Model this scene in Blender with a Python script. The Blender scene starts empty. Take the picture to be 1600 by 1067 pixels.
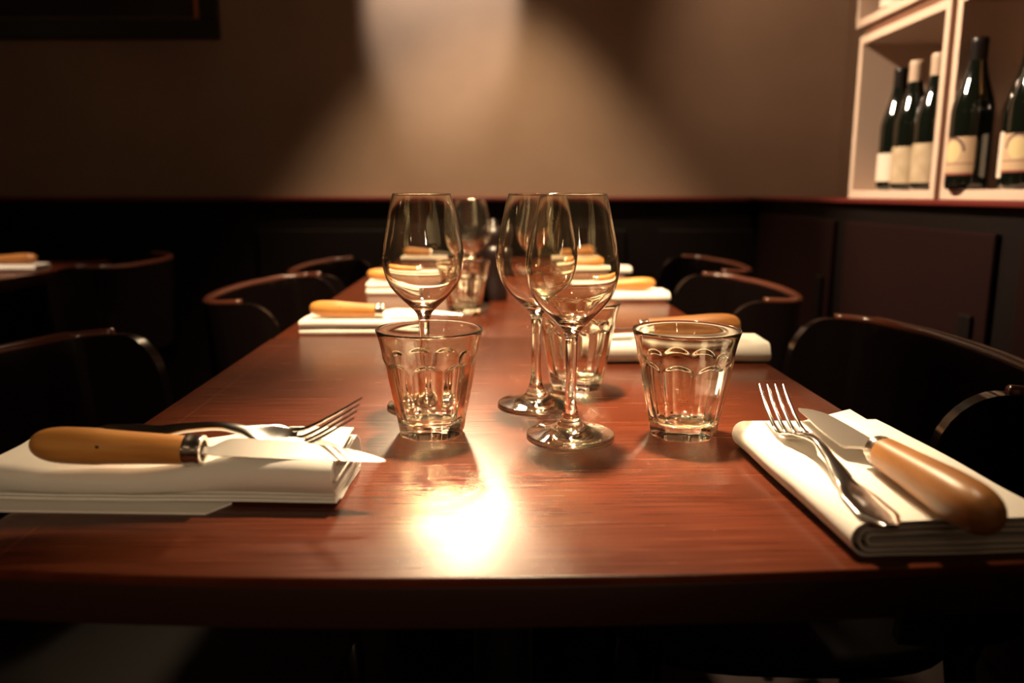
import bpy, bmesh, math, random
from mathutils import Vector, Matrix, noise
R = math.radians
random.seed(4)
SC = bpy.context.scene
COL = SC.collection

# ------------------------------------------------------------------ camera
CAMZ = 0.95
cd = bpy.data.cameras.new('camera'); cam = bpy.data.objects.new('camera', cd); COL.objects.link(cam)
cd.sensor_width = 36.0; cd.lens = 28.0; cd.clip_start = 0.02
cam.location = (0, 0, CAMZ); cam.rotation_euler = (R(90 - 10.56), 0, 0)
cd.dof.use_dof = True; cd.dof.focus_distance = 0.665; cd.dof.aperture_fstop = 4.2
SC.camera = cam

# ------------------------------------------------------------------ world and lights
w = bpy.data.worlds.new('world'); SC.world = w; w.use_nodes = True
bg = w.node_tree.nodes['Background']; bg.inputs[0].default_value = (1.0, 0.72, 0.5, 1); bg.inputs[1].default_value = 0.002
SC.view_settings.view_transform = 'Standard'; SC.view_settings.look = 'None'
SC.view_settings.exposure = 1.1; SC.view_settings.gamma = 1.0
SC.view_settings.use_curve_mapping = False
SC.cycles.max_bounces = 16; SC.cycles.transmission_bounces = 14; SC.cycles.glossy_bounces = 6
SC.cycles.diffuse_bounces = 3; SC.cycles.transparent_max_bounces = 8
SC.cycles.sample_clamp_indirect = 0.0; SC.cycles.blur_glossy = 0.3

def spot(name, loc, target, energy, size, blend, radius, color=(1.0, 0.70, 0.42)):
    l = bpy.data.lights.new(name, 'SPOT'); o = bpy.data.objects.new(name, l); COL.objects.link(o)
    l.energy = energy; l.spot_size = R(size); l.spot_blend = blend; l.shadow_soft_size = radius; l.color = color
    o.location = loc
    o.rotation_euler = (Vector(target) - Vector(loc)).to_track_quat('-Z', 'Y').to_euler()
    return o
def globe(loc, energy, radius, color=(1.0, .74, .46)):
    l = bpy.data.lights.new('fill_globe', 'POINT'); o = bpy.data.objects.new('fill_globe', l); COL.objects.link(o)
    l.energy = energy; l.shadow_soft_size = radius; l.color = color; o.location = loc; return o
# shaded wall lamp above the frame, thrown forward on to the tables
spot('wall_lamp_forward', (-0.21, 2.80, 2.32), (-0.06, 0.62, 0.78), 125, 32, 1.0, 0.12, (1.0, .72, .42))
# narrow ceiling spots over the tables
spot('ceiling_lamp_near', (0.03, 1.15, 2.45), (0.03, 0.66, 0.75), 380, 22, 1.0, 0.08, (1.0, .74, .46))
spot('ceiling_lamp_far', (0.02, 0.60, 2.60), (0.02, 1.50, 0.75), 330, 42, 1.0, 0.05, (1.0, .72, .42))
# low narrow fill spot added behind the viewer, reaching the left half of the near table
spot('front_fill', (.55, -1.45, 1.62), (-.24, .54, .79), 20, 23, 1.0, 0.04, (1.0, .74, .46))
spot('side_napkin_fill', (-1.35, 1.30, 2.5), (-1.35, 2.06, .77), 90, 16, 1.0, .04, (1.0, .74, .50))  # spot added to brighten the napkin on the side table
# ceiling spot turned to the bottle boxes
spot('ceiling_lamp_shelf', (-.80, 1.78, 2.30), (.90, 1.72, 1.12), 200, 34, 0.8, 0.05, (1.0, .74, .50))
# the wall lamp's downward opening, a patch on the wall under it
spot('wall_lamp_down', (-0.25, 2.70, 2.22), (-0.25, 3.05, 1.83), 30, 56, 0.2, 0.03, (1.0, 0.84, 0.70))
# uplight added out of view, brightening wall and ceiling for the glass to reflect
spot('wall_fill_up', (-.22, 2.70, 2.15), (-.22, 3.02, 2.72), 20, 120, .6, .04, (1.0, .80, .56))
# ceiling downlight washing the lower wall
spot('ceiling_downlight', (-0.07, 2.36, 2.60), (-0.07, 2.40, 0.75), 120, 66, 0.55, 0.04, (1.0, 0.70, 0.42))
spot('ceiling_downlight_right', (0.55, 2.2, 2.55), (1.05, 3.0, 1.25), 20, 50, 1.0, 0.04, (1.0, 0.66, 0.42))
# unseen point lights added around the room for fill and glass sparkle
globe((-1.7, -2.2, 2.0), 1.0, .05); globe((.7, -2.3, 2.05), 1.0, .05); globe((-.5, -1.6, 2.45), 1.0, .04); globe((-3.1, .2, 2.0), 0.6, .05)
spot('fill_wall_washer', (-1.3, -1.9, 2.6), (-1.2, -2.6, 1.2), 14, 90, 1.0, .05, (1.0, .76, .50))  # washers added to make the unseen wall bright in the glass reflections
spot('fill_wall_washer', (.4, -1.9, 2.6), (.4, -2.6, 1.2), 14, 90, 1.0, .05, (1.0, .76, .50))

# ------------------------------------------------------------------ materials
def mat(name, base=(.5, .5, .5), rough=.5, metal=0.0, **kw):
    m = bpy.data.materials.new(name); m.use_nodes = True
    b = m.node_tree.nodes['Principled BSDF']
    b.inputs['Base Color'].default_value = (*base, 1); b.inputs['Roughness'].default_value = rough
    b.inputs['Metallic'].default_value = metal
    for k, v in kw.items(): b.inputs[k].default_value = v
    return m
def nd(m, t, **kw):
    n = m.node_tree.nodes.new(t)
    for k, v in kw.items(): setattr(n, k, v)
    return n
def lk(m, a, b): m.node_tree.links.new(a, b)
def pr(m): return m.node_tree.nodes['Principled BSDF']
def noise_color(m, c1, c2, scale=(1, 1, 1), nscale=5, detail=6, lo=.35, hi=.65, bump=0.0, dist=.002, rough=None):
    tc = nd(m, 'ShaderNodeTexCoord'); mp = nd(m, 'ShaderNodeMapping'); mp.inputs['Scale'].default_value = scale
    n = nd(m, 'ShaderNodeTexNoise'); n.inputs['Scale'].default_value = nscale; n.inputs['Detail'].default_value = detail
    cr = nd(m, 'ShaderNodeValToRGB'); cr.color_ramp.elements[0].position = lo; cr.color_ramp.elements[1].position = hi
    cr.color_ramp.elements[0].color = (*c1, 1); cr.color_ramp.elements[1].color = (*c2, 1)
    lk(m, tc.outputs['Object'], mp.inputs[0]); lk(m, mp.outputs[0], n.inputs['Vector']); lk(m, n.outputs['Fac'], cr.inputs[0])
    lk(m, cr.outputs[0], pr(m).inputs['Base Color'])
    if bump:
        bp = nd(m, 'ShaderNodeBump'); bp.inputs['Strength'].default_value = bump; bp.inputs['Distance'].default_value = dist
        lk(m, n.outputs['Fac'], bp.inputs['Height']); lk(m, bp.outputs[0], pr(m).inputs['Normal'])
    if rough:
        mr = nd(m, 'ShaderNodeMapRange'); mr.inputs[3].default_value = rough[0]; mr.inputs[4].default_value = rough[1]
        lk(m, n.outputs['Fac'], mr.inputs[0]); lk(m, mr.outputs[0], pr(m).inputs['Roughness'])
    return cr, n, tc

M = {}
M['wall'] = mat('painted plaster', rough=.62); noise_color(M['wall'], (.30, .205, .145), (.345, .24, .17), nscale=3.0, bump=.15, dist=.002)
M['ledge'] = mat('red brown lacquered ledge', (.13, .017, .013), .45)
M['panel'] = mat('dark wainscot', (.004, .0016, .0013), .6, **{'Specular IOR Level': .2})
M['redpanel'] = mat('dark red cabinet paint', (.010, .0022, .0018), .8, **{'Specular IOR Level': .1})
M['floor'] = mat('floor stone', rough=.8, **{'Specular IOR Level': .15})
def floor_mat(m):
    tc = nd(m, 'ShaderNodeTexCoord'); v = nd(m, 'ShaderNodeTexVoronoi'); v.inputs['Scale'].default_value = 9
    cr = nd(m, 'ShaderNodeValToRGB'); cr.color_ramp.elements[0].color = (.02, .015, .015, 1); cr.color_ramp.elements[1].color = (.022, .016, .016, 1)
    lk(m, tc.outputs['Object'], v.inputs['Vector']); lk(m, v.outputs['Color'], cr.inputs[0]); lk(m, cr.outputs[0], pr(m).inputs['Base Color'])
floor_mat(M['floor'])
M['ceil'] = mat('ceiling paint', (.3, .27, .24), .8)
def table_mat():
    m = mat('mahogany table wood', rough=.3)
    cr, n, tc = noise_color(m, (.054, .0100, .0036), (.100, .0215, .0070), scale=(2.5, 60, 8), nscale=5.0, detail=10, lo=.3, hi=.72, bump=.10, dist=.0005, rough=(.20, .31))
    # broad figure in the veneer multiplies the fine grain
    n2 = nd(m, 'ShaderNodeTexNoise'); n2.inputs['Scale'].default_value = 7; n2.inputs['Detail'].default_value = 3
    mp = nd(m, 'ShaderNodeMapping'); mp.inputs['Scale'].default_value = (1, 2.4, 1)
    lk(m, tc.outputs['Object'], mp.inputs[0]); lk(m, mp.outputs[0], n2.inputs['Vector'])
    mr = nd(m, 'ShaderNodeMapRange'); mr.inputs[1].default_value = .3; mr.inputs[2].default_value = .7; mr.inputs[3].default_value = .78; mr.inputs[4].default_value = 1.2
    lk(m, n2.outputs['Fac'], mr.inputs[0])
    mx = nd(m, 'ShaderNodeVectorMath', operation='SCALE'); lk(m, cr.outputs[0], mx.inputs[0]); lk(m, mr.outputs[0], mx.inputs['Scale'])
    # pale seam of the edge lipping
    sx = nd(m, 'ShaderNodeSeparateXYZ'); lk(m, tc.outputs['Object'], sx.inputs[0])
    ab = nd(m, 'ShaderNodeMath', operation='ABSOLUTE'); lk(m, sx.outputs[0], ab.inputs[0])
    sb = nd(m, 'ShaderNodeMath', operation='SUBTRACT'); lk(m, ab.outputs[0], sb.inputs[0]); sb.inputs[1].default_value = .288
    a2 = nd(m, 'ShaderNodeMath', operation='ABSOLUTE'); lk(m, sb.outputs[0], a2.inputs[0])
    lt = nd(m, 'ShaderNodeMath', operation='LESS_THAN'); lk(m, a2.outputs[0], lt.inputs[0]); lt.inputs[1].default_value = .0006
    fm = nd(m, 'ShaderNodeMath', operation='MULTIPLY'); lk(m, lt.outputs[0], fm.inputs[0]); fm.inputs[1].default_value = .12
    mix = nd(m, 'ShaderNodeMix', data_type='RGBA'); lk(m, fm.outputs[0], mix.inputs[0]); lk(m, mx.outputs[0], mix.inputs[6]); mix.inputs[7].default_value = (.42, .16, .08, 1)
    lk(m, mix.outputs[2], pr(m).inputs['Base Color'])
    pr(m).inputs['Specular IOR Level'].default_value = .33
    return m
M['table'] = table_mat()
M['edge'] = mat('dark table edge', (.022, .007, .004), .5, **{'Specular IOR Level': .2})  # edge boards in a darker brown than the tabletop
M['iron'] = mat('black cast iron', (.012, .012, .016), .5, .6)
M['chair'] = mat('glossy black lacquered wood', (.005, .003, .003), .16)
M['chair_edge'] = mat('chair rim with painted glint', (.075, .022, .013), .2, **{'Specular IOR Level': .6})  # lighter than the black chair, so the rim's highlight is in the colour
M['seat'] = mat('dull black seat', (.005, .003, .003), .7, **{'Specular IOR Level': .15})
M['glass'] = bpy.data.materials.new('clear glass'); M['glass'].use_nodes = True
def glass_mat(m, col, ior, rough=0.0):
    nt = m.node_tree; nt.nodes.clear(); o = nt.nodes.new('ShaderNodeOutputMaterial'); g = nt.nodes.new('ShaderNodeBsdfGlass')
    g.inputs['Color'].default_value = (*col, 1); g.inputs['IOR'].default_value = ior; g.inputs['Roughness'].default_value = rough
    # thin white diffuse mixed in, painting extra brightness on the glass
    d = nt.nodes.new('ShaderNodeBsdfDiffuse'); d.inputs['Color'].default_value = (.9, .88, .82, 1)
    m2 = nt.nodes.new('ShaderNodeMixShader'); m2.inputs[0].default_value = .003; nt.links.new(g.outputs[0], m2.inputs[1]); nt.links.new(d.outputs[0], m2.inputs[2])
    nt.links.new(m2.outputs[0], o.inputs[0])
glass_mat(M['glass'], (1.0, .985, .94), 1.5)
M['steel'] = mat('polished steel', (.75, .72, .68), .14, 1.0)
M['blade'] = mat('brushed blade steel', (.45, .41, .37), .33, 1.0)
M['collar'] = mat('collar steel', (.62, .56, .50), .18, 1.0)
M['cloth'] = mat('white cotton cloth', (.80, .76, .70), .9)
def cloth_mat(m):
    tc = nd(m, 'ShaderNodeTexCoord'); n = nd(m, 'ShaderNodeTexNoise'); n.inputs['Scale'].default_value = 900; n.inputs['Detail'].default_value = 2
    bp = nd(m, 'ShaderNodeBump'); bp.inputs['Strength'].default_value = .25; bp.inputs['Distance'].default_value = .0004
    lk(m, tc.outputs['Object'], n.inputs['Vector']); lk(m, n.outputs['Fac'], bp.inputs['Height']); lk(m, bp.outputs[0], pr(m).inputs['Normal'])
    pr(m).inputs['Sheen Weight'].default_value = .15
cloth_mat(M['cloth'])
M['handle'] = mat('beech knife handle', rough=.38); noise_color(M['handle'], (.50, .20, .045), (.66, .30, .075), scale=(3, 22, 22), nscale=6, detail=5)
M['handle_dark'] = mat('dark beech knife handle', rough=.36); noise_color(M['handle_dark'], (.33, .13, .035), (.46, .20, .06), scale=(3, 22, 22), nscale=6, detail=5)  # same grain in a darker brown
M['stud'] = mat('black knot in wood', (.02, .01, .005), .5)
M['boxwood'] = mat('cream painted wood', (.66, .50, .40), .5)
M['boxin'] = mat('box back with painted shade', (.025, .014, .01), .8)  # near-black colour stands in for the shade inside the boxes
M['spacer'] = mat('brown joint strip', (.16, .07, .04), .6)
M['bottle'] = mat('dark green bottle glass', (.004, .006, .004), .05); pr(M['bottle']).inputs['Coat Weight'].default_value = 1.0; pr(M['bottle']).inputs['Coat Roughness'].default_value = .03
M['capsule_black'] = mat('black capsule', (.008, .006, .006), .35)
M['capsule_cream'] = mat('cream capsule', (.55, .42, .32), .45)
M['capsule_gold'] = mat('gold capsule', (.75, .42, .12), .35, .7)
M['label_white'] = mat('white paper label', (.72, .60, .50), .7)
M['label_tan'] = mat('tan paper label', rough=.7); noise_color(M['label_tan'], (.40, .30, .19), (.50, .40, .27), nscale=30)
M['label_crest'] = mat('crest label', rough=.7)
def crest(m):
    # ring, band of fine rules and a dark curved stroke, like the printed crest on the label (u across, v up)
    tc = nd(m, 'ShaderNodeTexCoord'); sx = nd(m, 'ShaderNodeSeparateXYZ'); lk(m, tc.outputs['UV'], sx.inputs[0])
    def mth(op, a, b=None):
        n = nd(m, 'ShaderNodeMath', operation=op)
        for i, q in enumerate((a, b)):
            if q is None: continue
            if isinstance(q, (int, float)): n.inputs[i].default_value = q
            else: lk(m, q, n.inputs[i])
        return n.outputs[0]
    u, v = sx.outputs[0], sx.outputs[1]
    du = mth('MULTIPLY', mth('SUBTRACT', u, .42), 1.5); dv = mth('SUBTRACT', v, .62)
    r = mth('SQRT', mth('ADD', mth('MULTIPLY', du, du), mth('MULTIPLY', dv, dv)))
    disc = mth('LESS_THAN', r, .27)
    ring = mth('MULTIPLY', mth('LESS_THAN', mth('ABSOLUTE', mth('SUBTRACT', r, .36)), .03), mth('GREATER_THAN', v, .62))
    rule = mth('MULTIPLY', mth('LESS_THAN', mth('ABSOLUTE', mth('SUBTRACT', v, .30)), .02), 1.0)
    foot = mth('LESS_THAN', v, .06)
    c = None; base = (.50, .35, .22, 1)
    prev = None
    for fac, col in ((disc, (.62, .50, .26, 1)), (ring, (.06, .02, .02, 1)), (rule, (.30, .17, .10, 1)), (foot, (.22, .05, .03, 1))):
        mix = nd(m, 'ShaderNodeMix', data_type='RGBA'); lk(m, fac, mix.inputs[0])
        if prev is None: mix.inputs[6].default_value = base
        else: lk(m, prev, mix.inputs[6])
        mix.inputs[7].default_value = col; prev = mix.outputs[2]
    lk(m, prev, pr(m).inputs['Base Color'])
crest(M['label_crest'])
M['frame'] = mat('black picture frame', (.006, .004, .004), .4)
M['gilt'] = mat('copper gilt slip', (.60, .20, .06), .35, .5)
M['canvas'] = mat('dark painting', rough=.6); noise_color(M['canvas'], (.006, .003, .002), (.03, .012, .006), nscale=4)
M['mill'] = mat('near black wood', (.010, .005, .005), .35)
M['mug'] = M['iron']

# ------------------------------------------------------------------ helpers
def obj(name, bm, m, parent=None, smooth=True, loc=None, sharp=None):
    me = bpy.data.meshes.new(name)
    bmesh.ops.recalc_face_normals(bm, faces=bm.faces) if not getattr(bm, '_keep', False) and name not in KEEP else None
    bm.to_mesh(me); bm.free()
    if smooth:
        for p in me.polygons: p.use_smooth = True
        if sharp is not None: me.set_sharp_from_angle(angle=R(sharp))
    me.materials.append(m)
    o = bpy.data.objects.new(name, me); COL.objects.link(o)
    if parent: o.parent = parent
    if loc: o.location = loc
    return o
KEEP = {'bowl', 'stem', 'foot', 'tumbler'}
def tag(o, label, cat, group=None):
    o['label'] = label; o['category'] = cat
    if group: o['group'] = group
    return o
def thing(name, label, cat, loc=(0, 0, 0), rotz=0, group=None):
    o = bpy.data.objects.new(name, None); COL.objects.link(o); o.location = loc; o.rotation_euler = (0, 0, rotz)
    o.empty_display_size = .05
    return tag(o, label, cat, group)
def struct(name, bm, m, smooth=False):
    o = obj(name, bm, m, None, smooth); o['kind'] = 'structure'; return o
def dup(root, loc, rotz, label, group=None):
    r = root.copy(); COL.objects.link(r); r.location = loc; r.rotation_euler = (root.rotation_euler[0], root.rotation_euler[1], rotz)
    r['label'] = label
    if group: r['group'] = group
    elif 'group' in r: del r['group']
    for ch in list(root.children):
        c = ch.copy(); COL.objects.link(c); c.parent = r
        for g in list(ch.children):
            d = g.copy(); COL.objects.link(d); d.parent = c
    return r
def box(bm, x0, x1, y0, y1, z0, z1, bevel=0, seg=2):
    r = bmesh.ops.create_cube(bm, size=1)
    for v in r['verts']:
        v.co = Vector(((x0 + x1) / 2 + v.co.x * (x1 - x0), (y0 + y1) / 2 + v.co.y * (y1 - y0), (z0 + z1) / 2 + v.co.z * (z1 - z0)))
    if bevel:
        es = list({e for v in r['verts'] for e in v.link_edges})
        bmesh.ops.bevel(bm, geom=es, offset=bevel, segments=seg, affect='EDGES', profile=.5)
def newbox(*a, **k):
    bm = bmesh.new(); box(bm, *a, **k); return bm
def lathe(bm, prof, n=64, close_axis=True, mod=None, uv=None):
    """prof: (r, z) from start to end; r==0 becomes a pole"""
    rings = []
    for r, z in prof:
        if r <= 1e-7: rings.append([bm.verts.new((0, 0, z))])
        else:
            ring = []
            for i in range(n):
                th = 2 * math.pi * i / n
                rr = mod(r, z, th) if mod else r
                ring.append(bm.verts.new((rr * math.cos(th), rr * math.sin(th), z)))
            rings.append(ring)
    for a, b in zip(rings, rings[1:]):
        for i in range(n):
            j = (i + 1) % n
            if len(a) == 1 and len(b) == 1: continue
            if len(a) == 1: bm.faces.new((a[0], b[j], b[i]))
            elif len(b) == 1: bm.faces.new((a[i], a[j], b[0]))
            else: bm.faces.new((a[i], a[j], b[j], b[i]))
    return rings
def spline(pts, k=6):
    """Catmull-Rom through 2D/3D points"""
    P = [Vector(p) for p in pts]; out = []
    for i in range(len(P) - 1):
        p0 = P[i - 1] if i > 0 else P[i]; p1 = P[i]; p2 = P[i + 1]; p3 = P[i + 2] if i + 2 < len(P) else P[i + 1]
        for s in range(k):
            t = s / k
            out.append(.5 * ((2 * p1) + (p2 - p0) * t + (2 * p0 - 5 * p1 + 4 * p2 - p3) * t * t + (3 * p1 - p0 - 3 * p2 + p3) * t ** 3))
    out.append(P[-1]); return out
def loft(bm, rings, cap=True):
    vs = [[bm.verts.new(p) for p in r] for r in rings]
    n = len(vs[0])
    for a, b in zip(vs, vs[1:]):
        for i in range(n):
            j = (i + 1) % n
            bm.faces.new((a[i], a[j], b[j], b[i]))
    if cap:
        bm.faces.new(vs[0][::-1]); bm.faces.new(vs[-1])
def interp(tab, s):
    if s <= tab[0][0]: return tab[0][1]
    for (a, va), (b, vb) in zip(tab, tab[1:]):
        if s <= b:
            t = (s - a) / (b - a); t = t * t * (3 - 2 * t)
            return va + (vb - va) * t
    return tab[-1][1]

TILT = math.atan(.0269)                                 # the row of tables runs slightly left of the view axis
def T(u, v): return (u * math.cos(TILT) - v * math.sin(TILT), u * math.sin(TILT) + v * math.cos(TILT))
TZ = 0.75
LEDGE = 0.937
YW = 3.0; XR = 1.2; XC = 0.88

# ------------------------------------------------------------------ the setting
struct('floor', newbox(-4, 2.2, -2.7, 3.1, -.05, 0), M['floor'])
struct('wall_back', newbox(-4, XR + .1, YW, YW + .1, 0, 2.75), M['wall'])
struct('wall_right', newbox(XR, XR + .1, -2.7, YW, 0, 2.75), M['wall'])
struct('wall_front', newbox(-4, XR + .1, -2.7, -2.6, 0, 2.75), M['wall'])
struct('wall_left', newbox(-4.1, -4, -2.7, YW, 0, 2.75), M['wall'])
struct('ceiling', newbox(-4, 2.2, -2.7, 3.1, 2.75, 2.8), M['ceil'])
# wainscot on the back wall and its ledge
bm = newbox(-4, XC + .02, YW - .03, YW, 0, LEDGE - .016)
x = -3.9
while x < .7:
    box(bm, x, x + .62, YW - .042, YW - .03, .15, LEDGE - .12, bevel=.004)
    x += .74
struct('trim_1', bm, M['panel'])
struct('trim_2', newbox(-4, XC + .02, YW - .055, YW, LEDGE - .016, LEDGE, bevel=.004), M['ledge'])

# ------------------------------------------------------------------ low cabinet along the right wall
cab = thing('low_cabinet', 'long dark red low cabinet under the cream bottle boxes by the right wall', 'cabinet', (XC, 1.2, 0))
def rel(bm, o): 
    for v in bm.verts: v.co -= Vector(o)
    return bm
O = (XC, 1.2, 0)
obj('carcass', rel(newbox(XC + .012, XR - .003, -.6, YW - .05, 0, LEDGE - .012), O), M['panel'], cab, False)
obj('top_board', rel(newbox(XC - .012, XR - .003, -.6, YW - .001, LEDGE - .012, LEDGE, bevel=.003), O), M['ledge'], cab, False)
for y0, y1 in ((2.20, 2.86), (1.46, 2.12), (.72, 1.38), (-.02, .64)):
    b = newbox(XC - .002, XC + .012, y0, y1, .10, LEDGE - .06, bevel=.004)
    d = obj('door', rel(b, O), M['redpanel'], cab, False)
    b = newbox(XC - .012, XC - .002, y0 + .035, y0 + .075, .60, .72, bevel=.003)
    obj('handle', rel(b, O), M['panel'], d, False)

# ------------------------------------------------------------------ cream boxes with bottles
def wine_box(label, y0, y1, z0, h, xf=.875, depth=.30, grp='cream bottle boxes on the low cabinet'):
    t = thing('wine_box', label, 'shelf', (xf, (y0 + y1) / 2, z0), 0, grp)
    O = (xf, (y0 + y1) / 2, z0); th = .019
    for (a, b) in ((y0, y0 + th), (y1 - th, y1)):
        obj('side_panel', rel(newbox(xf, xf + depth, a, b, z0, z0 + h, bevel=.0015), O), M['boxwood'], t, False)
    obj('bottom_panel', rel(newbox(xf, xf + depth, y0 + th, y1 - th, z0, z0 + th, bevel=.0015), O), M['boxwood'], t, False)
    obj('top_panel', rel(newbox(xf, xf + depth, y0 + th, y1 - th, z0 + h - th, z0 + h, bevel=.0015), O), M['boxwood'], t, False)
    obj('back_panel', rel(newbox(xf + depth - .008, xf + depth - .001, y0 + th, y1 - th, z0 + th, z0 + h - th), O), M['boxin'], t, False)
    bb = bmesh.new()       # recessed joint strips standing the boxes apart from their neighbours
    box(bb, xf + .012, xf + depth, y0 + .004, y1 - .004, z0 + h, z0 + h + .024)
    obj('joint_strip', rel(bb, O), M['spacer'], t, False)
    bb = newbox(xf + .012, xf + depth, y0 - .022, y0, z0, z0 + h)
    obj('joint_strip', rel(bb, O), M['spacer'], t, False)
    return t
H = .397
wine_box('cream open box holding three slim bottles on the low cabinet', 1.682, 2.108, LEDGE, H)
wine_box('cream open box with the big crest labelled bottle, at the right edge', 1.24, 1.658, LEDGE, H)
wine_box('upper cream box with only its bottom board and one bottle base in view', 1.70, 2.14, LEDGE + H + .025, H)

def bottle(label, loc, cap, lab, lz0, lz1, slim=1.0, rot=0, h=.30, crest=False, foot_band=None, lw=1.0):
    t = thing('wine_bottle', label, 'bottle', loc, rot, None)
    r = .0375 * slim
    prof = [(0, 0.004), (r * .55, .003), (r * .86, 0), (r * .97, .004), (r, .012), (r, .10), (r, .145), (r * .985, .155), (r * .92, .168), (r * .80, .184), (r * .67, .200),
            (r * .55, .216), (r * .46, .232), (.0150, .248), (.0143, .262), (.0142, h - .006), (.0145, h - .002), (.012, h), (0, h)]
    bm = bmesh.new(); lathe(bm, [tuple(p) for p in prof], 40); obj('body', bm, M['bottle'], t)
    bm = bmesh.new(); lathe(bm, [(.0152, h - .052), (.0158, h - .05), (.0154, h - .012), (.0160, h - .010), (.0160, h - .002), (.0145, h + .001), (0, h + .001)], 32)
    obj('capsule', bm, M[cap], t)
    # label facing -x, wrapping part of the body
    bm = bmesh.new(); uvl = bm.loops.layers.uv.new('UVMap'); n = 24; a0, a1 = R(180 - 75 * lw), R(180 + 75 * lw)
    cols = []
    for i in range(n + 1):
        a = a0 + (a1 - a0) * i / n
        cols.append((bm.verts.new(((r + .0006) * math.cos(a), (r + .0006) * math.sin(a), lz0)), bm.verts.new(((r + .0006) * math.cos(a), (r + .0006) * math.sin(a), lz1)), i / n))
    for c0, c1 in zip(cols, cols[1:]):
        f = bm.faces.new((c0[0], c1[0], c1[1], c0[1]))
        for lp, uv in zip(f.loops, ((1 - c0[2], 0), (1 - c1[2], 0), (1 - c1[2], 1), (1 - c0[2], 1))): lp[uvl].uv = uv
    me = bpy.data.meshes.new('label'); bm.to_mesh(me); bm.free(); me.materials.append(M[lab])
    for p in me.polygons: p.use_smooth = True
    lo = bpy.data.objects.new('paper_label', me); COL.objects.link(lo); lo.parent = t
    return t
zb = LEDGE + .019
bottle('black topped bottle with a small white label, furthest left in the box', (.934, 1.995, zb), 'capsule_black', 'label_white', .022, .088, lw=.8, h=.287)
bottle('cream capped bottle with a tan label, in the middle of the box', (.922, 1.895, zb), 'capsule_cream', 'label_tan', .016, .098, h=.288)
bottle('cream capped bottle partly hidden by the right side panel of its box', (.920, 1.795, zb), 'capsule_cream', 'label_tan', .016, .100, h=.288)
bottle('broad dark bottle with a wide tan crest label in the right hand box', (.893, 1.598, zb), 'capsule_black', 'label_crest', .028, .100, slim=1.03, h=.284)
bottle('dark bottle with a tall plain white label, half hidden between two others', (.958, 1.535, zb), 'capsule_black', 'label_white', .022, .106, lw=.9, rot=.5)
bottle('gold capped bottle with a tan label at the right edge', (.922, 1.463, zb), 'capsule_gold', 'label_crest', .030, .098, rot=.4)
bottle('bottle in the upper box of which only the label foot shows', (.930, 2.04, LEDGE + H + .025 + .019), 'capsule_black', 'label_white', .012, .10)

# ------------------------------------------------------------------ picture on the back wall
px1, pz0 = -1.04, 1.489
pic = thing('framed_picture', 'dark painting in a black frame with copper inner slip on the wall', 'picture', (px1 - .6, YW, pz0))
O = (px1 - .6, YW, pz0)
def ring_frame(x0, x1, z0, z1, wd, y0, y1, bv=.004):
    bm = bmesh.new()
    box(bm, x0, x1, y0, y1, z0, z0 + wd, bevel=bv); box(bm, x0, x1, y0, y1, z1 - wd, z1, bevel=bv)
    box(bm, x0, x0 + wd, y0, y1, z0 + wd, z1 - wd, bevel=bv); box(bm, x1 - wd, x1, y0, y1, z0 + wd, z1 - wd, bevel=bv)
    return rel(bm, O)
obj('frame', ring_frame(px1 - 1.3, px1, pz0, pz0 + .9, .064, YW - .035, YW - .001), M['frame'], pic, False)
obj('gilt_slip', rel(newbox(px1 - .080, px1 - .064, YW - .030, YW - .002, pz0 + .064, pz0 + .83, bevel=.002), O), M['gilt'], pic, False)
obj('canvas', rel(newbox(px1 - 1.22, px1 - .08, YW - .014, YW - .004, pz0 + .078, pz0 + .82), O), M['canvas'], pic, False)

# ------------------------------------------------------------------ tables
def outline(hw, v0, v1, r, front=None):
    pts = []
    def arc(cx, cy, a0, a1, n=6):
        for i in range(n + 1):
            a = R(a0 + (a1 - a0) * i / n); pts.append((cx + r * math.cos(a), cy + r * math.sin(a)))
    arc(-hw + r, v0 + r, 180, 270)
    for i in range(1, 24): pts.append((-hw + r + (2 * hw - 2 * r) * i / 24, v0))
    arc(hw - r, v0 + r, 270, 360); arc(hw - r, v1 - r, 0, 90); arc(-hw + r, v1 - r, 90, 180)
    if front: pts = [(u, v + front(u) if v < v0 + r + 1e-6 else v) for u, v in pts]
    return pts
def top_mesh(pts, z0, z1, bv=.0011):
    bm = bmesh.new()
    c = Vector((sum(p[0] for p in pts) / len(pts), sum(p[1] for p in pts) / len(pts)))
    def inset(p, d):
        q = Vector(p); hx = q - c; return (q.x - math.copysign(min(d, abs(hx.x)), hx.x), q.y - math.copysign(min(d, abs(hx.y)), hx.y))
    rings = []
    for d, z in ((bv, z0), (bv * .3, z0 + bv * .3), (0, z0 + bv), (0, z1 - bv), (bv * .13, z1 - bv * .5), (bv * .5, z1 - bv * .13), (bv, z1)):
        rings.append([(*inset(p, d), z) for p in pts])
    loft(bm, rings); return bm
UC = (.329 - .307) / 2; HW = .318
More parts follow.
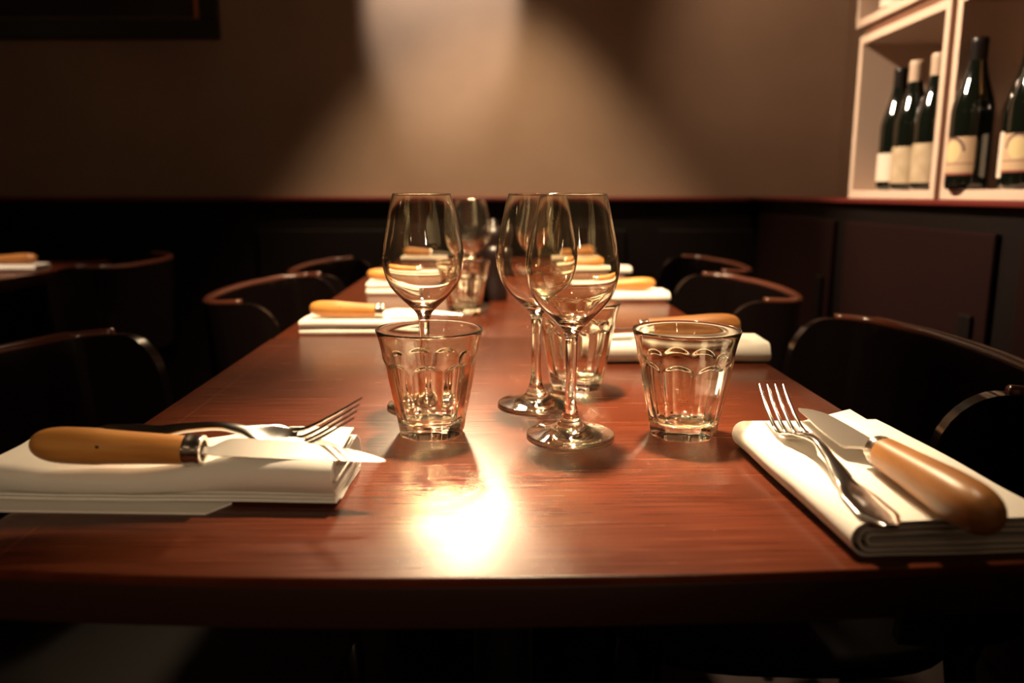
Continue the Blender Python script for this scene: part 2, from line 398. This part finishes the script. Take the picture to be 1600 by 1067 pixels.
def table(label, v0, v1, front=None, uc=UC, grp='wooden tables pushed together in a row'):
    vc = (v0 + v1) / 2; x, y = T(uc, vc)
    t = thing('bistro_table', label, 'table', (x, y, 0), TILT, grp)
    obj('tabletop', top_mesh(outline(HW, v0 - vc, v1 - vc, .012, front), TZ - .006, TZ), M['table'], t, True, sharp=40)
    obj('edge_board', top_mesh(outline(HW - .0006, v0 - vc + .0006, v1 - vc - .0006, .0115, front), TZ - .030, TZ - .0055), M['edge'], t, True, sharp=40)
    bm = bmesh.new(); lathe(bm, [(0, .03), (.05, .03), (.045, .06), (.032, .09), (.030, .5), (.030, .68), (.045, .70), (0, .70)], 32); obj('column', bm, M['iron'], t)
    bm = bmesh.new(); box(bm, -.19, .19, -.19, .19, .700, .7195, bevel=.004); obj('top_plate', bm, M['iron'], t, False)
    for k in range(4):
        bm = bmesh.new(); a = R(45 + 90 * k); d = Vector((math.cos(a), math.sin(a), 0)); s = Vector((-d.y, d.x, 0))
        rings = []
        for q, wz, zz in ((.02, .026, .075), (.12, .022, .055), (.26, .018, .030), (.31, .022, .020)):
            c0 = d * q
            rings.append([c0 + s * wz + Vector((0, 0, 0.0)), c0 - s * wz, c0 - s * wz * .7 + Vector((0, 0, zz)), c0 + s * wz * .7 + Vector((0, 0, zz))])
        loft(bm, rings); obj('leg', bm, M['iron'], t, False)
    return t
front = lambda u: (.0165 * ((u + UC) / .27) ** 2 if u + UC < 0 else .004 * ((u + UC) / .2) ** 2)
table('nearest reddish brown wooden table with the sharp glasses', .3915, 1.110, front)
table('second reddish brown table, directly behind the nearest one', 1.1104, 1.830)
table('furthest table of the row by the wainscot', 1.8304, 2.550)
xo, yo = -1.52, 2.05
t4 = table('dark side table at the left edge holding a napkin', 0, .72, None, 0, None)
t4.location = (xo, yo, 0)


# ------------------------------------------------------------------ chairs with a wrap round back
def chair_proto():
    """local frame: +x faces the table, origin on the floor under the seat centre"""
    t = thing('bistro_chair', '', 'chair', (0, 0, 0))
    # plan of the wrapped back: x depth, y along the table
    plan = spline([(.130, -.228), (.075, -.232), (.010, -.212), (-.028, -.135), (-.040, 0), (-.028, .135), (.010, .212), (.075, .232), (.130, .228)], 7)
    n = len(plan); L = [0]
    for a, b in zip(plan, plan[1:]): L.append(L[-1] + (b - a).length)
    L = [l / L[-1] for l in L]
    def topz(s):
        e = min(s, 1 - s)                # 0 at the ends
        z = .762 + .012 * (1 - min(1, e / .25)) 
        r = .085
        if e < r: z -= .075 * (1 - math.sqrt(max(0, 1 - (1 - e / r) ** 2)))
        return z
    thk = .009
    rings, rail = [], []
    lo_s, hi_s = .088, .912
    for i, p in enumerate(plan):
        tn = (plan[min(i + 1, n - 1)] - plan[max(i - 1, 0)]).normalized(); nn = Vector((tn.y, -tn.x))
        zt = topz(L[i]); zb = .50
        lean = lambda z: (.02 * (z - .5) / .26)
        def P(off, z):
            q = p + nn * off; return Vector((q.x - lean(z), q.y, z))
        rings.append([P(-thk, zb), P(thk, zb), P(thk, zb + .08), P(thk, zt - .02), P(thk, zt - .008), P(-thk, zt - .008), P(-thk, zt - .02), P(-thk, zb + .08)])
        rr = .0085 * (1 if .17 < L[i] < .83 else .8)
        if lo_s <= L[i] <= hi_s: rail.append([P(rr * math.cos(R(a)), zt - .006 + rr * .9 * math.sin(R(a))) for a in range(0, 360, 36)])
    bm = bmesh.new(); loft(bm, rings); obj('backrest', bm, M['chair'], t, True, sharp=40)
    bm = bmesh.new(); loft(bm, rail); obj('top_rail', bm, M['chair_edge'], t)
    bm = bmesh.new()
    so = [(.21 + .21 * math.copysign(abs(math.cos(a)) ** .6, math.cos(a)) , .205 * math.copysign(abs(math.sin(a)) ** .6, math.sin(a))) for a in [2 * math.pi * k / 40 for k in range(40)]]
    loft(bm, [[(x * .97 + .006, y * .97, .435) for x, y in so], [(x, y, .445) for x, y in so], [(x, y, .458) for x, y in so], [(.006 + x * .97, y * .97, .466) for x, y in so], [(.1 + x * .5, y * .5, .462) for x, y in so]])
    obj('seat', bm, M['seat'], t)
    for sx, sy in ((.37, .16), (.37, -.16), (.03, .17), (.03, -.17)):
        bm = bmesh.new(); fx = sx + (.03 if sx > .2 else -.05); fy = sy * 1.12
        pts = [(fx, fy, 0, .011), (sx + (fx - sx) * .5, sy + (fy - sy) * .5, .22, .014), (sx, sy, .44, .016)]
        if sx < .2: pts.append((-.002, sy * 1.05, .56, .013))
        loft(bm, [[(x + r * math.cos(R(a)), y + r * math.sin(R(a)), z) for a in range(0, 360, 30)] for x, y, z, r in pts])
        obj('leg', bm, M['chair'], t)
    return t
ch = chair_proto()
# left side chairs face +x, right side ones face -x. (x, y) is the middle of the back
ch.location = (-.515, 1.60, 0); ch.rotation_euler = (0, 0, R(0)); ch['label'] = 'black wrap-back chair on the left of the second table, its rim glinting'
dup(ch, (-.60, .84, 0), R(-3), 'black chair at the left of the nearest table, lost in shadow but for one glint')
dup(ch, (-.500, 2.085, 0), R(2), 'left hand chair at the furthest table with a reddish rim')
dup(ch, (.530, .97, 0), R(180 - 2), 'black chair at the right of the nearest table, its long rim sloping off frame')
dup(ch, (.490, 1.625, 0), R(180), 'right hand black chair at the second table')
dup(ch, (.555, 2.16, 0), R(180), 'right hand chair at the furthest table with a brown rim')
dup(ch, (-1.085, 2.28, 0), R(180), 'barely visible dark chair at the side table by the left edge')

# ------------------------------------------------------------------ wine glasses and tumblers
def glass_proto():
    t = thing('wine_glass', '', 'wine glass', (0, 0, TZ), 0, 'stemmed wine glasses')
    foot_under = [(0, .0016), (.02, .0014), (.033, .0004), (.0352, .0002)]
    foot_top = [(.0364, .0012), (.0366, .0022), (.0358, .0034), (.033, .0040), (.024, .0060), (.015, .0092), (.0095, .0140), (.0066, .0200), (.0052, .0270), (.0047, .0340)]
    fp = spline(foot_under, 3)[:-1] + spline([foot_under[-1]] + foot_top, 5)
    stem = [(.0047, .034), (.0047, .036), (.0045, .050), (.0046, .066), (.0048, .0780), (.0049, .0800)]
    bowl_out = [(.0049, .080), (.0051, .0820), (.0057, .0855), (.0074, .0898), (.0112, .0945), (.0191, .1020), (.0258, .1090), (.0315, .1166), (.0355, .1270), (.0376, .1390), (.0374, .1480), (.0352, .1610), (.0315, .1780), (.0284, .1915), (.0266, .1985)]
    inner = [(.0258, .1985), (.0276, .1915), (.0307, .1780), (.0343, .1610), (.0365, .1480), (.0367, .1390), (.0346, .1275), (.0305, .1178), (.0246, .1105), (.0176, .1040), (.0095, .0985), (0, .0962)]
    lip = [(.0266, .1985), (.0265, .1994), (.0262, .1997), (.0259, .1994), (.0258, .1985)]
    bp = spline(bowl_out, 5)[:-1] + [Vector(l) for l in lip][:-1] + spline(inner, 5)
    # keep the very first steps of the bowl parallel to the stem
    N = 96
    bm = bmesh.new(); lathe(bm, [(max(0, p.x), p.y) for p in bp], N); obj('bowl', bm, M['glass'], t)
    bm = bmesh.new(); lathe(bm, [(p.x, p.y) for p in spline(stem, 4)], N); obj('stem', bm, M['glass'], t)
    bm = bmesh.new(); lathe(bm, [(max(0, p.x), p.y) for p in fp], N); obj('foot', bm, M['glass'], t)
    return t
g = glass_proto(); g.location = (.0487, .640, TZ); g['label'] = 'front wine glass, nearest the viewer, overlapping another bowl'
dup(g, (.0230, .740, TZ), .3, 'wine glass standing just behind and left of the front one', 'stemmed wine glasses')
dup(g, (-.0820, .735, TZ), .6, 'wine glass on its own behind the left tumbler', 'stemmed wine glasses')
w4 = dup(g, (-.0735, 1.425, TZ), .2, 'blurred wine glass on the second table behind a tumbler', 'stemmed wine glasses')
w5 = dup(g, (.030, 1.62, TZ), .9, 'distant wine glass glimpsed through the overlapping bowls', 'stemmed wine glasses')
for q in (w4, w5): q.scale = (.97, .97, .955)

def tumbler_mesh():
    n = 9; SEG = 16 * n
    tabo = [(0, .0268), (.004, .0284), (.012, .0296), (.030, .0333), (.050, .0372), (.060, .0388), (.066, .0392), (.072, .0400), (.080, .0416), (.0865, .0436), (.0895, .0445)]
    def fac(th, z):
        a = (th % (2 * math.pi / n)) - math.pi / n
        poly = math.cos(math.pi / n) / math.cos(a)               # <1 mid facet
        arch = .0665 - .0055 * (abs(a) / (math.pi / n)) ** 2
        k = max(0, min(1, (arch - z) / .0035)); k = k * k * (3 - 2 * k)
        k2 = max(0, min(1, (z - .0) / .004))
        return 1 + (poly - 1) * k * 1.05
    outer = [(0, .0012), (.016, .0010), (.0235, .0003), (.0255, 0.0)]
    zs = [.0006, .002, .004, .007, .010, .014, .020, .026, .032, .038, .044, .050, .055, .058, .060, .0615, .063, .064, .065, .066, .067, .068, .070, .073, .076, .080, .084, .087, .0890]
    for z in zs: outer.append((interp_lin(tabo, z), z))
    lip = [(.0444, .0898), (.0438, .0903), (.0430, .0903), (.0423, .0897)]
    inner = [(.0418, .0885), (.0405, .0850), (.0386, .078), (.0370, .070), (.0358, .062), (.0342, .052), (.0318, .040), (.0292, .028), (.0270, .019), (.0250, .0145), (.0215, .0118), (.014, .0108), (0, .0112)]
    prof = outer + lip + inner
    nin = len(outer) + len(lip)
    idx = {}
    bm = bmesh.new()
    def mod_factory():
        state = {'i': -1, 'last': None}
        def mod(r, z, th):
            key = (r, z)
            if key != state['last']: state['last'] = key; state['i'] += 1
            # poles are not passed to mod, so compare radii instead of ring index
            if key in outset: return r * fac(th, z)
            if key in inset_: return r * (1 + (fac(th + math.pi / n, z) - 1) * .22)
            return r
        return mod
    outset = set(outer); inset_ = set(inner)
    lathe(bm, prof, SEG, mod=mod_factory())
    return bm
def interp_lin(tab, s):
    if s <= tab[0][0]: return tab[0][1]
    for (a, va), (b, vb) in zip(tab, tab[1:]):
        if s <= b: return va + (vb - va) * (s - a) / (b - a)
    return tab[-1][1]
tm = obj('tumbler', tumbler_mesh(), M['glass']); tag(tm, 'faceted tumbler left of centre, in front of a lone wine glass', 'tumbler', 'faceted glass tumblers')
tm.location = (-.0684, .650, TZ); tm.rotation_euler = (0, 0, R(12))
def dupm(o, loc, rz, label, scale=None):
    c = o.copy(); COL.objects.link(c); c.location = loc; c.rotation_euler = (o.rotation_euler[0], o.rotation_euler[1], rz); c['label'] = label
    if scale: c.scale = scale
    return c
dupm(tm, (.1438, .647, TZ), R(30), 'faceted tumbler on the right, beside the right hand napkin')
dupm(tm, (.0670, .812, TZ), R(4), 'faceted tumbler seen behind the front wine glass')
dupm(tm, (-.0800, 1.330, TZ), R(20), 'blurred tumbler on the second table in front of a wine glass')

# ------------------------------------------------------------------ dark mill on the second table
bm = bmesh.new()
lathe(bm, [(0, 0), (.027, 0), (.028, .004), (.026, .02), (.022, .04), (.020, .06), (.023, .075), (.025, .09), (.021, .10), (.016, .104), (.022, .112), (.024, .124), (.018, .138), (.007, .143), (.008, .150), (0, .154)], 40)
mm = obj('pepper_mill', bm, M['mill']); mm.location = (-.036, 1.525, TZ); tag(mm, 'near black pepper mill standing in the middle of the second table', 'pepper mill')

# ------------------------------------------------------------------ napkins
def napkin(label, folds, Lx, loc, rotz, seed=0, sheets=(), amp=.0012, droop=None, name='napkin', grp='folded white napkins'):
    """folds: C shaped cloth folds (v0, v1, z0, z1): closed round edge at v0, open at v1; cloth runs along local x (0..Lx)
       sheets: flat pieces (list of corner points, z)"""
    bm = bmesh.new(); th = .0011; ns = 36
    for fi, f in enumerate(folds):
        v0, v1, z0, z1 = f[:4]; xa = f[4] if len(f) > 4 else 0; xb = f[5] if len(f) > 5 else Lx
        sg = 1 if v1 > v0 else -1
        r = (z1 - z0) / 2; zc = (z0 + z1) / 2; path = []
        m_ = 10
        for i in range(m_ + 1): path.append((v1 + (v0 + sg * r - v1) * i / m_, z0))
        for i in range(1, 12):
            a = -math.pi / 2 - math.pi * i / 12
            path.append((v0 + sg * r + sg * r * math.cos(a), zc + r * math.sin(a)))
        for i in range(m_ + 1): path.append((v0 + sg * r + (v1 - v0 - sg * r) * i / m_, z1))
        P = [Vector(p) for p in path]
        ringpts = []
        up, dn = [], []
        for i, p in enumerate(P):
            tn = (P[min(i + 1, len(P) - 1)] - P[max(i - 1, 0)]).normalized(); nn = Vector((-tn.y, tn.x)) * th * .5
            up.append(p + nn); dn.append(p - nn)
        sec = up + dn[::-1]
        rings = []
        for k in range(ns + 1):
            x = xa + (xb - xa) * k / ns; ring = []
            for p in sec:
                h = max(0, p.y) / .02
                q = noise.noise(Vector((x * 14 + seed * 7.1, p.x * 16, seed + .3))) 
                q2 = noise.noise(Vector((x * 30 + seed * 3.7, p.x * 30 + fi * .15, seed + 5.3)))
                dz = (q * 1.4 + q2 * .5) * amp * h
                dv = noise.noise(Vector((x * 9, p.y * 60, seed + 9.1))) * amp * 1.4
                dx = noise.noise(Vector((p.x * 25, p.y * 90, seed + 3 + k * 0))) * amp * 1.2
                z = max(p.y + dz, .0002 if p.y < .003 else 0)
                if droop: z = max(.0004, z + droop(x, p.x, p.y))
                ring.append((x + dx, p.x + dv, z))
            rings.append(ring)
        loft(bm, rings)
    for pts, z in sheets:
        loft(bm, [[(p[0], p[1], z) for p in pts], [(p[0], p[1], z + .0014) for p in pts]])
    o = obj(name, bm, M['cloth'], None, True, sharp=50)
    o.location = loc; o.rotation_euler = (0, 0, rotz); tag(o, label, 'napkin', grp)
    return o
# left front napkin, long side along x
napkin('folded white napkin at the left front, under the orange handled knife',
       [(-.004, .066, .0095, .0285), (.003, .062, .0140, .0245), (.080, .016, .0012, .0225), (.076, .004, .0030, .0085), (.072, .001, .0048, .0068)],
       .229, (-.343, .4915, TZ), R(-2.0), seed=2, sheets=[([(-.002, -.012), (.150, -.012), (.160, .006), (-.002, .006)], .0002)], amp=.0016,
       droop=lambda x, v, z: (-.004 * math.sin(x * 22) * (z / .02) if z > .01 else 0))
# right front napkin, rolled long edge on its left side
napkin('folded white napkin at the right front, under a fork and wooden knife',
       [(.000, -.118, .0010, .0205), (-.0045, -.114, .0042, .0170), (-.009, -.116, .0075, .0135)],
       .198, (.1885, .4145, TZ), R(93.6), seed=5,
       sheets=[([(.02, -.122), (.262, -.128), (.215, -.048), (.02, -.04)], .0100)], amp=.0013)
# napkins of the places further back; x runs away from the aisle of glasses
fold_s = [(.000, .075, .0008, .0165), (.004, .072, .0035, .0138), (.008, .074, .0062, .0110)]
napkin('rolled white napkin behind the right hand tumbler, with a dark wooden knife on it', [(.000, .068, .0008, .0240), (.004, .064, .0045, .0200), (.008, .066, .0080, .0160)],
       .195, (.113, .925, TZ), R(1), seed=8)
napkin('folded white napkin at the left front corner of the second table', [(.000, .075, .0006, .0085), (.002, .072, .0028, .0065), (-.001, .076, .0115, .0200), (.003, .074, .0140, .0180)],
       .170, (-.306, 1.128, TZ), R(0), seed=11)
napkin('folded white napkin on the left of the second table, by the middle chair', [(.000, .085, .0006, .0110), (.003, .080, .0030, .0085), (.004, .080, .0150, .0240), (.007, .080, .0180, .0215)],
       .180, (-.292, 1.585, TZ), R(2), seed=14)
napkin('folded white napkin on the right of the second table', fold_s, .185, (.112, 1.482, TZ), R(1), seed=17)
napkin('blurred white napkin at the right edge of the furthest table, near side', fold_s, .180, (.120, 2.000, TZ), R(-1), seed=20)
napkin('furthest white napkin on the right of the furthest table', fold_s, .180, (.110, 2.330, TZ), R(1), seed=23)
napkin('furthest white napkin on the left of the furthest table', fold_s, .180, (-.345, 2.330, TZ), R(1), seed=26)
napkin('white napkin on the dark side table at the left edge', fold_s, .230, (-1.455, 2.045, TZ), R(0), seed=29)

# ------------------------------------------------------------------ cutlery
def fork_proto(ztab, L=.205):
    """x from handle end to tine tips; one continuous forged piece"""
    k = L / .2
    wt = [(0, .0040), (.004, .0075), (.015, .0118), (.035, .0110), (.060, .0062), (.085, .0038), (.105, .0032), (.118, .0042), (.128, .0075), (.138, .0114), (.150, .0124)]
    wt = [(a * k, b) for a, b in wt]; zt = [(a * k, b) for a, b in ztab]
    tt = [(0, .0014), (.03, .0014), (.09, .0024), (.115, .0022), (.14, .0013), (.17, .0011), (.2, .0006)]; tt = [(a * k, b) for a, b in tt]
    zs = spline([(a, b) for a, b in zt], 12)
    def Z(s):
        for a, b in zip(zs, zs[1:]):
            if s <= b.x: 
                t = (s - a.x) / max(1e-9, b.x - a.x); return a.y + (b.y - a.y) * t
        return zs[-1].y
    bm = bmesh.new(); rings = []
    N = 60
    for i in range(N + 1):
        s = (.151 * k) * i / N; w = interp(wt, s); t = interp(tt, s); z = Z(s)
        dish = .0022 * max(0, min(1, (s / k - .118) / .02))          # spoon like hollow before the tines
        ring = []
        for a in range(20):
            an = 2 * math.pi * a / 20; cx, sx = math.cos(an), math.sin(an)
            yy = w * math.copysign(abs(cx) ** .8, cx)
            ring.append((s, yy, z + t * math.copysign(abs(sx) ** .8, sx) + dish * (yy / max(w, 1e-6)) ** 2))
        rings.append(ring)
    loft(bm, rings)
    for j in range(4):
        yc = (-.0100, -.00333, .00333, .0100)[j]; rings = []
        for i in range(15):
            s = (.147 + (.2 - .147) * i / 14) * k; f = i / 14
            w = .0021 * (1 - f) + .0011 * f
            if i == 14: w = .0004
            t = interp(tt, s); y = yc * (1 - .06 * f); z = Z(s) + .0022 * (yc / .0112) ** 2 * (1 - f)
            rings.append([(s, y + w * math.cos(an), z + t * math.sin(an)) for an in [2 * math.pi * q / 10 for q in range(10)]])
        loft(bm, rings)
    return bm
def place_dir(o, p, q, extra_roll=0):
    """put o's local +x from p towards q"""
    p, q = Vector(p), Vector(q); d = (q - p).normalized()
    yaw = math.atan2(d.y, d.x); pitch = -math.asin(d.z)
    o.location = p; o.rotation_euler = (extra_roll, pitch, yaw)
fz_right = [(0, .0018), (.02, .0020), (.05, .0030), (.08, .0085), (.105, .0125), (.128, .0085), (.143, .0025), (.152, .0020), (.163, .0050), (.180, .0130), (.2, .0260)]
fr = obj('fork', fork_proto(fz_right, .217), M['steel'], None, True, sharp=60)
place_dir(fr, (.2050, .405, TZ + .0210), (.2073, .571, TZ + .0225))
tag(fr, 'steel fork on the right hand napkin, tines pointing to the tumbler', 'fork')
fz_left = [(0, .0020), (.02, .0024), (.05, .0060), (.08, .0125), (.105, .0150), (.128, .0090), (.143, .0025), (.152, .0022), (.163, .0080), (.180, .0200), (.2, .0355)]
fl = obj('fork', fork_proto(fz_left, .212), M['steel'], None, True, sharp=60)
place_dir(fl, (-.306, .5450, TZ + .0290), (-.1535, .5225, TZ + .0315), R(28))
tag(fl, 'steel fork lying behind the left knife with raised tines', 'fork')

def knife_proto(handle_mat='handle', hl=.105, bl=.122, blunt=False, stud=False, hr=1.0):
    t = thing('table_knife', '', 'knife', (0, 0, 0))
    # x = 0 at the collar/handle joint, handle towards -x, blade towards +x
    prof = [(-hl, 0), (-hl + .0006, .0030), (-hl + .003, .0065), (-hl + .009, .0098), (-hl + .020, .0117), (-hl + .040, .0119), (-hl * .5, .0113), (-hl * .25, .0102), (-.002, .0094), (0, .0092), (0, 0)]
    pf = spline(prof[:-1], 4) + [Vector(prof[-1])]
    bm = bmesh.new(); n = 36; rings = []
    for p in pf:
        r = max(p.y, 1e-5) * hr
        rings.append([(p.x, r * .96 * math.cos(2 * math.pi * a / n), r * math.sin(2 * math.pi * a / n)) for a in range(n)])
    loft(bm, rings); h = obj('handle', bm, M[handle_mat], t, True, sharp=60)
    if stud:
        bm = bmesh.new(); bmesh.ops.create_uvsphere(bm, u_segments=12, v_segments=8, radius=.0014)
        for v in bm.verts: v.co = Vector((v.co.x - hl * .52, v.co.y * .4 - .0090 * hr, v.co.z + .0060))
        obj('rivet', bm, M['stud'], h)
    bm = bmesh.new(); n = 40; rings = []
    for x, r in ((-.0005, .0092), (0, .0100), (.002, .0103), (.0035, .0099), (.0075, .0098), (.0095, .0103), (.0112, .0098), (.0112, .0068), (.006, .0060)):
        rings.append([(x, r * math.cos(2 * math.pi * a / n), r * math.sin(2 * math.pi * a / n)) for a in range(n)])
    loft(bm, rings); obj('collar', bm, M['collar'], t, True, sharp=40)
    # blade lies flat in the xy plane, tang inside the collar
    if blunt:
        out = [(.006, .0035, -.0035), (.014, .0038, -.0038), (.021, .0125, -.0060), (.0245, .0165, -.0066), (.045, .0160, -.0068), (.070, .0140, -.0066), (.092, .0105, -.0056), (.106, .0092, -.0016), (.113, .0082, .0030), (.1155, .0066, .0052)]
    else:
        out = [(.006, .0035, -.0035), (.014, .0036, -.0036), (.019, .0090, -.0046), (.026, .0135, -.0050), (.050, .0135, -.0052), (.080, .0105, -.0052), (.100, .0062, -.0050), (.114, .0008, -.0048), (.122, -.0036, -.0044)]
    s = bl / out[-1][0]; bm = bmesh.new(); rings = []
    for i, (x, ya, yb) in enumerate(spline([(a * s, b, c) for a, b, c in out], 4)):
        th = .0011 * (1 - .45 * (x / bl)); e = .00018
        rings.append([(x, ya, th * .9), (x, ya - (ya - yb) * .3, th), (x, yb, e), (x, yb, -e), (x, ya - (ya - yb) * .3, -th), (x, ya, -th * .9)])
    loft(bm, rings); obj('blade', bm, M['blade'], t, True, sharp=25)
    return t
k1 = knife_proto(stud=True, hl=.098, bl=.128)
k1['label'] = 'wooden handled knife on the left front napkin, blade past its edge'
place_dir(k1, (-.2085, .4880, TZ + .0385), (-.0830, .4905, TZ + .0325), R(18))
k2 = knife_proto('handle_dark', hl=.113, bl=.1300, blunt=True, hr=1.18)
k2['label'] = 'wooden handled knife on the right front napkin beside the fork'
place_dir(k2, (.2422, .4930, TZ + .0335), (.2385, .6150, TZ + .0300), R(-8))
def far_knife(x, y, z, rz, label, src=k1, grp='knives on the napkins further back'):
    c = dup(src, (x, y, z), rz, label, grp); c.rotation_euler = (R(8), R(2), rz); return c
far_knife(-.1980, 1.150, TZ + .0325, R(-2), 'orange handled knife on the left front napkin of the second table')
far_knife(-.1950, 1.610, TZ + .0365, R(1), 'orange handled knife on the napkin by the middle left chair')
far_knife(.168, .965, TZ + .0375, R(181), 'dark handled knife on the rolled napkin behind the right tumbler', k2)
far_knife(.175, 1.510, TZ + .0290, R(181), 'orange handled knife on the right napkin of the second table')
far_knife(.165, 2.030, TZ + .0290, R(178), 'blurred orange handled knife at the near right of the furthest table')
far_knife(.165, 2.360, TZ + .0290, R(182), 'furthest orange handled knife on the right')
far_knife(-.240, 2.360, TZ + .0290, R(0), 'furthest orange handled knife on the left')
far_knife(-1.345, 2.075, TZ + .0290, R(178), 'wooden handled knife on the side table napkin at the left edge', k2)


# the second and third tops sit a hair lower than the first, with everything on them
for o in SC.objects:
    if o.parent is None and o.get('category') and o.location.z >= TZ - .001 and o.location.y > 1.112 and o.location.x > -.6 and o.location.x < .6 and o.location.y < 2.6: o.location.z -= .0012
    if o.name in ('bistro_table.001', 'bistro_table.002'): o.location.z -= .0012
